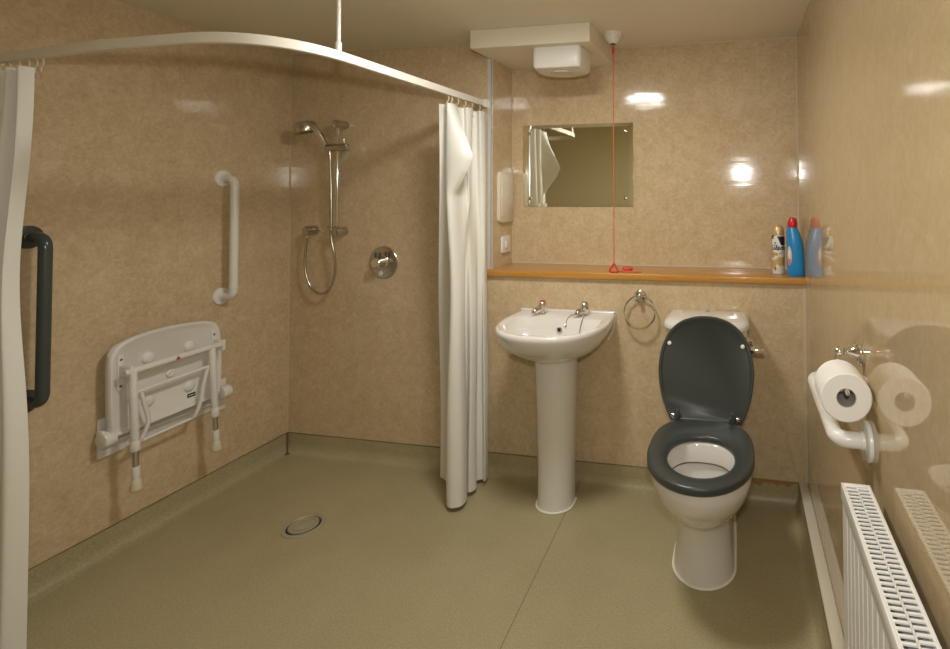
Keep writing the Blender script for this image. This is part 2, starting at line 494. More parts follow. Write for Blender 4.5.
# ------------------------------------------------------------------ toilet
TX = -.145
toilet = thing('toilet', 'white close-coupled toilet with raised dark grey lid and seat', 'toilet', (TX, YB, 0))
def egg(z, hw, yf, yb, yc=None, n=48, ef=2.0, eb=2.6, cx=TX):
    yc = yc if yc is not None else (yf + yb) / 2
    out = []
    for i in range(n):
        a = 2 * PI * i / n
        c, s = math.cos(a), math.sin(a)
        e = ef if s < 0 else eb
        x = hw * abs(c) ** (2 / e) * (1 if c >= 0 else -1)
        y = yc + (abs(s) ** (2 / e)) * ((yb - yc) if s >= 0 else (yf - yc))
        out.append((cx + x, y, z))
    return out
bm = bm_new()
yb = 2.37
rings = [egg(.002, .114, 1.834, yb, 1.96, eb=5), egg(.02, .112, 1.838, yb, 1.96, eb=5), egg(.10, .104, 1.852, yb, 1.96, eb=5), egg(.17, .099, 1.845, yb, 1.96, eb=5), egg(.235, .099, 1.822, yb, 1.95, eb=5),
         egg(.250, .101, 1.800, yb, 1.94, eb=5), egg(.256, .114, 1.764, yb, 1.92, eb=5), egg(.280, .130, 1.733, 2.34, 1.90, eb=3.5), egg(.315, .147, 1.692, 2.30, 1.88, eb=2.6), egg(.36, .166, 1.648, 2.27, 1.86, eb=2.3), egg(.41, .178, 1.618, 2.25, 1.85, eb=2.2),
         egg(.442, .180, 1.612, 2.24, 1.85, eb=2.2), egg(.455, .176, 1.618, 2.235, 1.85, eb=2.2)]
vr = add_loft(bm, rings, True, False)
inner = [egg(.456, .124, 1.660, 1.945, 1.80), egg(.450, .119, 1.665, 1.940, 1.80), egg(.390, .116, 1.672, 1.937, 1.80), egg(.385, .126, 1.665, 1.945, 1.80), egg(.375, .124, 1.67, 1.945, 1.80), egg(.34, .105, 1.70, 1.94, 1.82), egg(.28, .075, 1.755, 1.93, 1.84), egg(.24, .055, 1.79, 1.92, 1.85)]
ivr = [[bm.verts.new(p) for p in r] for r in inner]
for a, b in zip([vr[-1]] + ivr[:-1], ivr):
    for i in range(48):
        j = (i + 1) % 48
        bm.faces.new((a[i], a[j], b[j], b[i]))
bm.faces.new(ivr[-1])
add_box(bm, (TX - .132, 2.06, .30), (TX + .132, yb, .448), .012, 3)
pan = obj('pan', bm, M_porcelain, toilet, sharp=55)
bm = bm_new(); add_loft(bm, [egg(.262, .066, 1.772, 1.926, 1.845), egg(.266, .067, 1.771, 1.926, 1.845)]); obj('water', bm, M_water, pan)
bm = bm_new(); add_tube(bm, egg(.3875, .1165, 1.6715, 1.9375, 1.80), .0026, 6, closed=True); obj('rim_stain', bm, M_brown, pan)
bm = bm_new()
add_tube(bm, [(x * 1.0 + (x - TX) * .02, y - .002, .004) for x, y, z in egg(0, .114, 1.834, yb, 1.96, eb=5)[20:48] + egg(0, .114, 1.834, yb, 1.96, eb=5)[:5]], .0045, 8)
obj('silicone_bead', bm, M_seal, toilet)
bm = bm_new(); add_lathe(bm, (TX + .100, 2.03, .155), (1, 0, 0), [(0, .013), (.006, .013), (.009, .008)], 16); obj('fixing_cap', bm, M_seal, toilet)
# cistern
def rrect(z, hw, y0, y1, r=.04, cx=TX, n=5, bow=.012):
    out = []
    for qx, qy, a0 in ((hw - r, y1 - .006, 0), (-hw + r, y1 - .006, 90), (-hw + r, y0 + r, 180), (hw - r, y0 + r, 270)):
        rr = .006 if a0 < 180 else r
        ox = (hw - rr) * (1 if qx > 0 else -1)
        for k in range(n + 1):
            a = math.radians(a0 + 90 * k / n)
            x, y = ox + rr * math.cos(a), qy + rr * math.sin(a)
            if a0 >= 180: y -= bow * max(0, 1 - (x / hw) ** 2)
            out.append((cx + x, y, z))
    return out
CX = TX - .005
bm = bm_new(); add_loft(bm, [rrect(.44, .150, 2.235, 2.392, cx=CX), rrect(.47, .160, 2.225, 2.392, cx=CX), rrect(.62, .170, 2.205, 2.392, r=.055, cx=CX), rrect(.814, .174, 2.190, 2.392, r=.06, cx=CX, bow=.018)])
obj('cistern', bm, M_porcelain, toilet, sharp=50)
bm = bm_new(); add_loft(bm, [rrect(.812, .178, 2.176, 2.395, r=.065, cx=CX, bow=.02), rrect(.815, .184, 2.170, 2.396, r=.07, cx=CX, bow=.02), rrect(.830, .184, 2.170, 2.396, r=.07, cx=CX, bow=.02), rrect(.840, .178, 2.178, 2.394, r=.066, cx=CX, bow=.02), rrect(.848, .160, 2.200, 2.388, r=.06, cx=CX, bow=.02), rrect(.852, .12, 2.235, 2.375, r=.05, cx=CX, bow=.015)])
cl = obj('cistern_lid', bm, M_porcelain, toilet, sharp=50)
bm = bm_new(); add_lathe(bm, (CX, 2.36, .850), (0, 0, 1), [(0, .010), (.004, .010), (.005, .006)], 16); obj('lid_button', bm, M_chrome2, cl)
# lever
bm = bm_new()
add_lathe(bm, (CX + .171, 2.235, .762), (1, 0, 0), [(0, .016), (.006, .015), (.02, .009), (.026, .008)], 20)
add_tube(bm, fillet([(CX + .194, 2.235, .762), (CX + .198, 2.21, .752), (CX + .205, 2.19, .742)], .02), .007, 12)
add_lathe(bm, (CX + .185, 2.187, .739), (1, -.05, 0), [(0, .009), (.004, .0145), (.050, .0175), (.058, .015), (.060, .006)], 18)
obj('flush_lever', bm, M_chrome, toilet)
# seat ring
def seat_out(z, k=0.0): return egg(z, .187 - k, 1.594 + k, 2.075 - k, 1.83, ef=2.05, eb=3.1)
def seat_in(z, k=0.0): return egg(z, .116 + k, 1.667 - k, 1.945 + k, 1.80, ef=2.0, eb=2.3, cx=TX + .003)
bm = bm_new()
rs = [seat_out(.460, .003), seat_out(.463), seat_out(.480), seat_out(.4845, .003), seat_out(.487, .010), seat_in(.486, .022), seat_in(.482, .006), seat_in(.476), seat_in(.466), seat_in(.460, .004)]
vv = [[bm.verts.new(p) for p in r] for r in rs]
for a, b in zip(vv, vv[1:] + vv[:1]):
    for i in range(48):
        j = (i + 1) % 48
        bm.faces.new((a[i], a[j], b[j], b[i]))
obj('seat', bm, M_grey, toilet, sharp=60)
# lid, leaning on the cistern
HY, HZ = 2.088, .470
tilt = math.radians(10.5)
def lid_pt(u, v, w):      # u across, v up along the lid, w out of its face (towards the room)
    return (TX + u, HY + v * math.sin(tilt) - w * math.cos(tilt), HZ + v * math.cos(tilt) + w * math.sin(tilt))
def lid_outline(k=0.0, w=0.0):
    L = .412; out = []
    pts = [(-.140, .000), (.140, .000), (.158, .035), (.181, .10), (.193, .17), (.193, .225), (.180, .29), (.150, .35), (.105, .39), (.05, .410), (0, .4145), (-.05, .410), (-.105, .39), (-.150, .35), (-.180, .29), (-.193, .225), (-.193, .17), (-.181, .10), (-.158, .035)]
    cyv = .2
    sm = catmull([Vector((a, b, 0)) for a, b in pts[1:]] , 4)
    sm = [Vector((-.140, 0, 0))] + sm
    for p in sm:
        s = (1 - k / .193)
        out.append(lid_pt(p.x * s, cyv + (p.y - cyv) * (1 - k / .2), w))
    return out
bm = bm_new()
add_loft(bm, [lid_outline(.010, -.012), lid_outline(.003, -.010), lid_outline(0, -.004), lid_outline(0, .006), lid_outline(.003, .010), lid_outline(.011, .010), lid_outline(.015, .005)])
lid = obj('lid', bm, M_grey, toilet, sharp=50)
for s, du in ((-1, 0), (1, 0)):
    bm = bm_new(); p = Vector(lid_pt(s * .150, .300, .004)); nrm = Vector(lid_pt(0, 0, 1)) - Vector(lid_pt(0, 0, 0))
    add_lathe(bm, p, nrm, [(0, .0085), (.006, .0085), (.009, .006)], 16); obj('buffer', bm, M_seal, lid)['label'] = 'small white rubber buffer'
for s in (-1, 1):
    x = TX + s * .108
    bm = bm_new()
    add_box(bm, (x - .007, 2.050, .478), (x + .007, 2.074, .526), .003, 2)
    add_cyl(bm, (x - .013, 2.074, .496), (x + .013, 2.074, .496), .008, 16, .002)
    h = obj('hinge', bm, M_grey, toilet)
    bm = bm_new(); add_cyl(bm, (x + .0 , 2.060, .452), (x, 2.060, .480), .010, 14); add_cyl(bm, (x - .026 if s < 0 else x + .014, 2.070, .500), (x - .014 if s < 0 else x + .026, 2.070, .500), .0085, 16, .002)
    obj('hinge_pin', bm, M_chrome, h)

# ------------------------------------------------------------------ strip of old adhesive on the coving
bm = bm_new()
x = .045; prev = None
topz = []
pts_t, pts_b = [], []
while x < .24:
    pts_t.append((x, YB - .0055, .101)); pts_b.append((x, YB - .0055, .084 + random.uniform(-.008, .009) + .006 * math.sin(x * 60)))
    x += .008
add_prism(bm, pts_t + pts_b[::-1], (0, .0018, 0))
tag(obj('adhesive_strip', bm, M_ochre, origin=(.14, YB, .09)), 'peeling ochre strip along the floor coving right of the toilet', 'strip')

# ------------------------------------------------------------------ mirror
mirror = thing('mirror', 'frameless rectangular mirror held by four studs above the wooden shelf', 'mirror', (-.865, YA, 1.32))
mx0, mx1, mz0, mz1 = -1.176, -.554, 1.320, 1.766
def mring(i, y): return [(mx0 + i, y, mz0 + i), (mx1 - i, y, mz0 + i), (mx1 - i, y, mz1 - i), (mx0 + i, y, mz1 - i)]
bm = bm_new(); add_loft(bm, [mring(0, YA - .0005), mring(0, YA - .003)], True, False); bm.faces.new([bm.verts.new(p) for p in mring(0, YA - .003)]); obj('backing', bm, M_mirror_edge, mirror, smooth=False)
bm = bm_new(); add_loft(bm, [mring(0, YA - .0032), mring(0, YA - .004), mring(.018, YA - .0062)]); obj('glass', bm, M_mirror, mirror, smooth=False)
for x in (mx0 + .040, mx1 - .042):
    for z in (mz0 + .045, mz1 - .045):
        bm = bm_new(); add_lathe(bm, (x, YA - .0064, z), (0, -1, 0), [(0, .0095), (.002, .0095), (.005, .007), (.006, .003)], 18); obj('stud', bm, M_chrome2, mirror)

# ------------------------------------------------------------------ fan heater under the bulkhead
heater = thing('fan_heater', 'white fan heater box under the bulkhead above the mirror', 'heater', (-.84, 2.36, 2.08))
hx0, hx1 = -.958, -.722
def hring(z, yf, k, dy):
    out = []
    cx = (hx0 + hx1) / 2; hw = (hx1 - hx0) / 2 - k
    r = .022
    for k2 in range(5):
        a = math.radians(180 + 90 * k2 / 4); out.append((cx - hw + r + r * math.cos(a), yf + r + r * math.sin(a), z))
    for k2 in range(5):
        a = math.radians(270 + 90 * k2 / 4); out.append((cx + hw - r + r * math.cos(a), yf + r + r * math.sin(a), z))
    for k2 in range(17):
        a = PI * k2 / 16
        out.append((cx + (hw + .012) * math.cos(a), 2.375 + dy * math.sin(a), z))
    return out
bm = bm_new(); add_loft(bm, [hring(2.0815, 2.258, .002, .10), hring(2.078, 2.256, 0, .105), hring(1.995, 2.256, 0, .105), hring(1.984, 2.262, .004, .10), hring(1.978, 2.285, .02, .08)])
obj('body', bm, M_white, heater, sharp=40)
bm = bm_new(); add_lathe(bm, (-.838, 2.36, 1.9785), (0, 0, -1), [(0, .062), (.006, .060), (.007, .053), (.003, .050)], 30); g = obj('outlet_ring', bm, M_offwhite, heater)
bm = bm_new()
add_lathe(bm, (-.838, 2.36, 1.9785), (0, 0, -1), [(0, .050), (.001, .050)], 30); obj('outlet', bm, M_dark, heater)
bm = bm_new()
for i in range(7):
    y = 2.325 + i * .0117; h = math.sqrt(max(.05 ** 2 - (y - 2.36) ** 2, 0)); add_box(bm, (-.838 - h, y - .0017, 1.9725), (-.838 + h, y + .0017, 1.9770))
obj('grille', bm, M_offwhite, heater)

# ------------------------------------------------------------------ emergency pull cord
px, py = -.598, 2.398
pull = thing('pull_cord_switch', 'round white ceiling switch with orange-red emergency pull cord', 'pull switch', (px, py, ZC))
bm = bm_new(); add_lathe(bm, (px, py, ZC), (0, 0, -1), [(0, .046), (.016, .046), (.018, .043), (.020, .043), (.028, .040), (.030, .036), (.036, .034), (.050, .022), (.053, .014)], 32); obj('rose', bm, M_white, pull)
bm = bm_new(); add_lathe(bm, (px, py, ZC - .053), (0, 0, -1), [(0, .013), (.003, .012)], 16); obj('gland', bm, M_dark, pull)
bm = bm_new(); add_lathe(bm, (px, py, ZC - .066), (0, 0, -1), [(0, .003), (.002, .006), (.030, .006), (.034, .003)], 12); obj('connector', bm, M_red, pull)
bm = bm_new(); add_cyl(bm, (px, py, ZC - .05), (px, py, 1.046), .0021, 8); obj('cord', bm, M_cord, pull)
bm = bm_new()
tri = fillet([(px, py, 1.054), (px + .025, py - .006, 1.0155), (px - .025, py - .006, 1.0155), (px, py, 1.054)], .006)
add_tube(bm, tri, .0048, 8); obj('triangle_handle', bm, M_red, pull)
bm = bm_new()
add_lathe(bm, (px + .028, py + .055, 1.0215), (1, .1, 0), [(0, .004), (.008, .0115), (.034, .0115), (.048, .008), (.052, .003)], 14)
obj('toggle', bm, M_red, pull)
bm = bm_new()
add_tube(bm, catmull([(px + .012, py + .002, 1.016), (px + .05, py + .030, 1.0135), (px + .125, py + .022, 1.0135), (px + .105, py + .038, 1.0135), (px + .04, py + .036, 1.0135), (px + .03, py + .052, 1.018)], 6), .0034, 7)
obj('cord_loop', bm, M_cord, pull)

# ------------------------------------------------------------------ plates on the side of the recess
def plate(bm, y0, y1, z0, z1, x0, x1, r):
    ol = []
    for cy, cz, a0 in ((y1 - r, z1 - r, 0), (y0 + r, z1 - r, 90), (y0 + r, z0 + r, 180), (y1 - r, z0 + r, 270)):
        for k in range(6):
            a = math.radians(a0 + 90 * k / 5); ol.append((x0, cy + r * math.cos(a), cz + r * math.sin(a)))
    add_prism(bm, ol, (x1 - x0, 0, 0), min(.003, (x1 - x0) * .4), 2)
cover = thing('cover_plate', 'tall cream rounded plate on the side of the recess beside the mirror', 'cover plate', (XT, 2.55, 1.375))
bm = bm_new(); plate(bm, 2.466, 2.630, 1.242, 1.508, XT + .0005, XT + .016, .022); obj('plate', bm, M_offwhite, cover)
bm = bm_new(); plate(bm, 2.488, 2.608, 1.275, 1.475, XT + .0155, XT + .019, .006); obj('panel', bm, M_offwhite, cover)
sw = thing('shaver_switch', 'small white wall switch above the left end of the shelf', 'switch', (XT, 2.555, 1.12))
bm = bm_new(); plate(bm, 2.512, 2.598, 1.080, 1.166, XT + .0005, XT + .012, .005); obj('plate', bm, M_white, sw)
bm = bm_new(); add_box(bm, (XT + .0115, 2.541, 1.105), (XT + .018, 2.569, 1.141), .002); obj('rocker', bm, M_white, sw)
bm = bm_new(); add_box(bm, (XT + .0118, 2.552, 1.092), (XT + .0126, 2.558, 1.098)); obj('indicator', bm, M_red, sw)

# ------------------------------------------------------------------ towel ring
ring = thing('towel_ring', 'chrome towel ring on the wall between basin and toilet', 'towel ring', (-.470, YB, .905))
bm = bm_new(); add_lathe(bm, (-.470, YB - .0005, .905), (0, -1, 0), [(0, .030), (.006, .030), (.010, .026), (.014, .014), (.034, .010), (.040, .012), (.050, .011), (.053, .006)], 28); obj('rose', bm, M_chrome, ring)
bm = bm_new(); cz = .905 - .068; rr = .0735
add_tube(bm, [(-.466 + rr * math.cos(a), YB - .042 + .012 * math.sin(a), cz + rr * math.sin(a)) for a in (2 * PI * i / 48 for i in range(48))], .0042, 10, closed=True); obj('ring', bm, M_chrome, ring)

# ------------------------------------------------------------------ grab rails
def grab(name, label, pts, m, r, rose_r, dirs, fil=.045):
    t = thing(name, label, 'grab rail', pts[0])
    bm = bm_new(); add_tube(bm, fillet(pts, fil, 9), r, 20); obj('bar', bm, m, t)
    for p in (pts[0], pts[-1]):
        bm = bm_new(); add_lathe(bm, p, dirs, [(0, rose_r), (.006, rose_r), (.009, rose_r * .96), (.011, rose_r * .80), (.0125, r * 1.12), (.020, r * 1.08), (.021, r * 1.0)], 32); obj('rose', bm, m, t)
    return t
w = grab('grab_rail', 'white vertical grab rail on the left wall above the shower seat', [(XL + .0005, 2.022, 1.472), (XL + .075, 2.022, 1.472), (XL + .075, 2.022, .912), (XL + .0005, 2.022, .912)], M_white, .0175, .040, (1, 0, 0))
for z in (1.435, .95):
    bm = bm_new(); add_lathe(bm, (XL + .075, 2.022, z), (0, 0, 1), [(0, .0177), (.001, .0192), (.007, .0192), (.008, .0177)], 20); obj('collar', bm, M_white, w)
grab('grab_rail', 'dark grey vertical grab rail beside the left-hand curtain', [(XL + .0005, 1.345, 1.252), (XL + .082, 1.345, 1.252), (XL + .082, 1.345, .684), (XL + .0005, 1.345, .684)], M_greygloss, .0180, .040, (1, 0, 0))
grab('grab_rail', 'white horizontal grab rail below the toilet roll on the right wall', [(XR - .0005, 1.655, .828), (XR - .072, 1.655, .828), (XR - .072, 1.255, .828), (XR - .0005, 1.255, .828)], M_white, .0180, .044, (-1, 0, 0))

# ------------------------------------------------------------------ toilet roll and holder
HYo, HZo = 1.312, 1.012
holder = thing('toilet_roll_holder', 'polished chrome toilet roll holder on the right wall', 'roll holder', (XR, HYo, HZo))
bm = bm_new(); add_lathe(bm, (XR - .0005, HYo, HZo), (-1, 0, 0), [(0, .030), (.004, .030), (.006, .026), (.010, .026), (.012, .022), (.022, .014), (.032, .008), (.036, .0075), (.038, .009), (.042, .009)], 28); obj('post', bm, M_chrome, holder)
bm = bm_new(); add_lathe(bm, (XR - .042, HYo, HZo), (-1, 0, 0), [(0, .006), (.003, .010), (.008, .0125), (.014, .0125), (.019, .009), (.021, .003)], 20); obj('finial', bm, M_chrome, holder)
RX, RZ = .2255, .9435
bm = bm_new(); add_tube(bm, fillet([(XR - .05, HYo, HZo), (RX, HYo - .004, HZo - .004), (RX, HYo - .012, RZ + .0145), (RX, 1.186, RZ + .0145), (RX - .002, 1.180, RZ + .0225)], .012, 5), .0052, 12); obj('arm', bm, M_chrome, holder)
roll = thing('toilet_roll', 'white toilet paper roll hanging on the chrome holder', 'toilet roll', (RX, 1.245, RZ))
bm = bm_new()
y0, y1, ro, ri = 1.200, 1.295, .0545, .0210
prof = [(0, ri), (0, ro - .003), (.003, ro), (y1 - y0 - .003, ro), (y1 - y0, ro - .003), (y1 - y0, ri)]
add_lathe(bm, (RX, y0, RZ), (0, 1, 0), prof + [prof[0]], 48, False, False); bmesh.ops.remove_doubles(bm, verts=bm.verts[:], dist=1e-6)
obj('paper', bm, M_paper, roll)
bm = bm_new(); add_lathe(bm, (RX, y0 + .001, RZ), (0, 1, 0), [(0, ri - .0002), (.093, ri - .0002), (.093, ri - .0016), (0, ri - .0016), (0, ri - .0002)], 40, False, False); bmesh.ops.remove_doubles(bm, verts=bm.verts[:], dist=1e-6); obj('core', bm, M_card, roll)

# ------------------------------------------------------------------ radiator
rad = thing('radiator', 'white panel radiator with slotted top grille on the right wall', 'radiator', (XR, .6, .2))
ry0, ry1, rx0, rx1, rz0, rz1 = .12, 1.155, .2035, .262, .20, .783
bm = bm_new()
pitch = .0335; ol = []
y = ry0
ol.append((rx0 + .004, ry0, 0))
nfl = int((ry1 - ry0 - .02) / pitch)
yy = ry0 + .012
while yy + pitch < ry1 - .005:
    ol += [(rx0 + .003, yy, 0), (rx0 + .009, yy + .003, 0), (rx0 + .009, yy + .007, 0), (rx0 + .003, yy + .010, 0)]
    yy += pitch
ol += [(rx0 + .003, ry1, 0), (rx0 + .018, ry1, 0), (rx0 + .018, ry0, 0)]
add_prism(bm, [(a, b, rz0) for a, b, c in ol], (0, 0, rz1 - .03 - rz0)); obj('front_panel', bm, M_rad, rad)
bm = bm_new(); add_box(bm, (rx0, ry0 - .002, rz1 - .034), (rx0 + .006, ry1 + .002, rz1), .002); add_box(bm, (rx1 - .006, ry0 - .002, rz1 - .034), (rx1, ry1 + .002, rz1), .002); add_box(bm, (rx0 + .006, ry1 - .010, rz1 - .034), (rx1 - .006, ry1 + .002, rz1), .002); add_box(bm, (rx0 + .006, ry0 - .002, rz1 - .034), (rx1 - .006, ry0 + .010, rz1), .002); obj('casing', bm, M_rad, rad)
bm = bm_new()
gx0, gx1 = rx0 + .0045, rx1 - .0045
xm = (gx0 + gx1) / 2
add_box(bm, (gx0, ry0, rz1 - .003), (gx0 + .003, ry1, rz1 - .0005)); add_box(bm, (gx1 - .003, ry0, rz1 - .003), (gx1, ry1, rz1 - .0005))
p = .0122; k = 0; yy = ry0 + .01
while yy < ry1 - .012:
    add_box(bm, (gx0 + .003, yy, rz1 - .003), (xm - .0008, yy + .0048, rz1 - .0006))
    add_box(bm, (xm + .0008, yy + p / 2 , rz1 - .003), (gx1 - .003, yy + p / 2 + .0048, rz1 - .0006))
    yy += p
add_box(bm, (xm - .0016, ry0, rz1 - .003), (xm + .0016, ry1, rz1 - .0006))
obj('top_grille', bm, M_rad, rad, smooth=False)
bm = bm_new(); add_box(bm, (rx0 + .019, ry0 + .012, rz0 + .01), (rx1 - .007, ry1 - .012, rz1 - .016)); obj('convector', bm, M_radin, rad)
bm = bm_new(); add_box(bm, (rx0 + .018, ry0 + .004, rz0), (rx1 - .001, ry0 + .010, rz1 - .03), .001); obj('end_panel', bm, M_rad, rad)
bm = bm_new(); add_box(bm, (rx0 + .018, ry1 - .010, rz0), (rx1 - .001, ry1 - .004, rz1 - .03), .001); obj('end_panel', bm, M_rad, rad)
for yy in (.32, .95):
    bm = bm_new(); add_box(bm, (rx1 - .008, yy, .30), (XR - .0005, yy + .03, .68), .002); obj('bracket', bm, M_rad, rad)

# ------------------------------------------------------------------ things on the shelf
ax, ay = .175, 2.500
can = thing('aerosol_can', 'white and gold air freshener aerosol with gold cap on the shelf', 'aerosol can', (ax, ay, SH1))
bm = bm_new(); add_lathe(bm, (ax, ay, SH1), (0, 0, 1), [(0, .024), (.002, .028), (.010, .0285), (.012, .0295), (.178, .0295), (.181, .0285)], 40); obj('body', bm, M_can, can)
bm = bm_new(); add_lathe(bm, (ax, ay, SH1 + .1805), (0, 0, 1), [(0, .0285), (.012, .0285), (.026, .0265), (.042, .021), (.050, .014), (.053, .006)], 36); cp = obj('cap', bm, M_gold, can)
bm = bm_new(); add_box(bm, (ax - .007, ay - .027, SH1 + .198), (ax + .007, ay - .010, SH1 + .217), .003); obj('nozzle', bm, M_white, cp)
def wrap(base, r, z, txt, size, m, a0, parent, name, label):
    cu = bpy.data.curves.new(name, 'FONT'); cu.body = txt; cu.size = size; cu.shear = .25; cu.align_x = 'CENTER'; cu.align_y = 'CENTER'; cu.resolution_u = 3; cu.offset = .0011
    to = bpy.data.objects.new(name, cu); C.objects.link(to)
    dg = bpy.context.evaluated_depsgraph_get(); dg.update()
    me = bpy.data.meshes.new_from_object(to.evaluated_get(dg))
    C.objects.unlink(to); bpy.data.objects.remove(to)
    bm = bm_new(); bm.from_mesh(me)
    bmesh.ops.subdivide_edges(bm, edges=[e for e in bm.edges if e.calc_length() > size * .12], cuts=2)
    for v in bm.verts:
        a = a0 + v.co.x / r
        v.co = Vector((base[0] + r * math.sin(a), base[1] - r * math.cos(a), z + v.co.y))
    o = obj(name, bm, m, parent, smooth=False); o['label'] = label
def patch(base, r, z0, z1, a0, a1, m, parent, name, wob=None):
    bm = bm_new(); rows = []
    for k in range(9):
        z = z0 + (z1 - z0) * k / 8
        f = wob(k / 8) if wob else (0, 1)
        rows.append([(base[0] + r * math.sin(a), base[1] - r * math.cos(a), z) for a in (a0 + (a1 - a0) * (f[0] + (f[1] - f[0]) * i / 10) for i in range(11))])
    add_loft(bm, rows, False, False, False); return obj(name, bm, m, parent)
patch((ax, ay), .0297, SH1 + .094, SH1 + .160, -1.0, .85, M_paper, can, 'logo_panel', lambda t: (.5 - .5 * math.sqrt(max(0, 1 - (2 * t - 1) ** 4)), .5 + .5 * math.sqrt(max(0, 1 - (2 * t - 1) ** 4))))
wrap((ax, ay), .0300, SH1 + .124, 'Glade', .034, M_navy, -.10, can, 'logo', 'dark script wordmark')
patch((ax, ay), .0299, SH1 + .136, SH1 + .1775, -.25, 1.5, M_navy, can, 'print_band', lambda t: (.35 * (1 - t), 1))
patch((ax, ay), .02995, SH1 + .142, SH1 + .150, -.70, -.40, M_blue, can, 'print_leaf')
patch((ax, ay), .02985, SH1 + .018, SH1 + .034, -.72, -.38, M_brown, can, 'print_pod', lambda t: (.4 * abs(t - .5), 1 - .8 * abs(t - .5)))
patch((ax, ay), .02985, SH1 + .030, SH1 + .048, -.45, .0, M_paper, can, 'print_flower', lambda t: (.9 * abs(t - .5), 1 - .9 * abs(t - .5)))

bx, by = .2445, 2.440
bot = thing('cleaner_bottle', 'blue angled-neck toilet cleaner bottle with red cap beside the can', 'bottle', (bx, by, SH1))
secs = [(z * 1.05, cx_ + .0042, hx_ * .94, hy_) for z, cx_, hx_, hy_ in ((0, .2425, .036, .022), (.004, .2425, .0395, .025), (.03, .2425, .0400, .026), (.09, .2420, .0392, .026), (.13, .2405, .0380, .0255), (.155, .2385, .0362, .0245), (.175, .2355, .0330, .0225), (.195, .2318, .0290, .0205), (.208, .2295, .0262, .019), (.213, .2290, .0232, .018))]
def esec(z, cx, hx, hy, n=36, e=2.4):
    out = []
    for i in range(n):
        a = 2 * PI * i / n; c, s = math.cos(a), math.sin(a)
        out.append((cx + hx * abs(c) ** (2 / e) * (1 if c >= 0 else -1), by + hy * abs(s) ** (2 / e) * (1 if s >= 0 else -1), SH1 + z))
    return out
bm = bm_new(); add_loft(bm, [esec(*s) for s in secs]); obj('body', bm, M_blue, bot, sharp=50)
bm = bm_new(); base = Vector((.2332, by, SH1 + .2225)); add_lathe(bm, base, (.10, 0, 1), [(0, .0215), (.004, .0225), (.024, .0215), (.036, .0175), (.043, .0150), (.046, .010)], 24); obj('cap', bm, M_redcap, bot)
def lab(name, m, z0, z1, a_w, off, parent, shape):
    bm = bm_new(); rows = []
    for k in range(13):
        t = k / 12; z = z0 + (z1 - z0) * t
        # interpolate section
        for s0, s1 in zip(secs[:-1], secs[1:]):
            if s0[0] <= z <= s1[0]:
                f = (z - s0[0]) / (s1[0] - s0[0]); cx, hx, hy = (s0[i] + (s1[i] - s0[i]) * f for i in (1, 2, 3)); break
        w_ = a_w * shape(t); row = []
        for i in range(11):
            a = -PI / 2 - .80 + w_ * (i / 5 - 1)
            c, s = math.cos(a), math.sin(a); e = 2.4
            row.append((cx + (hx + off) * abs(c) ** (2 / e) * (1 if c >= 0 else -1), by + (hy + off) * abs(s) ** (2 / e) * (1 if s >= 0 else -1), SH1 + z))
        rows.append(row)
    add_loft(bm, rows, False, False, False); return obj(name, bm, m, parent)
lb = lab('label', M_label, .050, .138, .40, .0006, bot, lambda t: math.sqrt(max(.02, 1 - (2 * t - 1) ** 2)))
lab('label_print', M_labelred, .054, .078, .30, .0011, lb, lambda t: .45 + .55 * t)
lab('label_emblem', M_white, .085, .125, .22, .0011, lb, lambda t: math.sqrt(max(.02, 1 - (2 * t - 1) ** 2)))

# ------------------------------------------------------------------ shower
sx = -2.083
riser = thing('shower_riser_rail', 'chrome vertical shower riser rail on the back wall', 'shower rail', (sx, YB, 1.19))
bm = bm_new(); add_cyl(bm, (sx, 2.342, 1.185), (sx, 2.342, 1.782), .0095, 18); obj('pole', bm, M_chrome, riser)
for z in (1.765, 1.197):
    bm = bm_new(); add_cyl(bm, (sx, YB - .0005, z), (sx, 2.322, z), .0215, 24, .003); obj('bracket', bm, M_chrome2, riser)
bm = bm_new(); add_cyl(bm, (sx - .060, 2.338, 1.640), (sx + .062, 2.338, 1.640), .0205, 24, .003)
sl = obj('slider', bm, M_chrome2, riser)
bm = bm_new(); add_cyl(bm, (sx + .042, 2.338, 1.655), (sx + .042, 2.338, 1.690), .0048, 10, .001); obj('lock_pin', bm, M_chrome2, sl)
bm = bm_new(); add_tube(bm, [(sx - .028 + .017 * math.cos(a), 2.335 + .017 * math.sin(a), 1.222) for a in (2 * PI * i / 24 for i in range(24))], .0035, 8, closed=True); add_box(bm, (sx - .012, 2.334, 1.218), (sx + .012, 2.345, 1.226), .002); obj('hose_ring', bm, M_chrome2, riser)
hs = thing('hand_shower', 'chrome hand shower head hooked on the riser rail with its hose', 'hand shower', (sx - .06, 2.335, 1.64))
hc = Vector((-2.243, 2.305, 1.744))
bm = bm_new(); add_lathe(bm, hc + Vector((-.006, -.004, .030)), (.16, .1, -1), [(-.002, .034), (.002, .047), (.008, .051), (.048, .053), (.054, .051), (.055, .045), (.052, .044)], 32); hd = obj('head', bm, M_chrome2, hs)
bm = bm_new(); add_lathe(bm, hc + Vector((.002, .001, -.0205)), (.16, .1, -1), [(0, .043), (.002, .042)], 28); obj('spray_plate', bm, M_grey, hd)
bm = bm_new(); add_tube(bm, catmull([hc + Vector((.03, .006, .006)), hc + Vector((.06, .012, -.018)), (sx - .075, 2.333, 1.668), (sx - .046, 2.338, 1.622)], 6), lambda t: .018 - .004 * t, 16); obj('handle', bm, M_chrome, hs)
bm = bm_new()
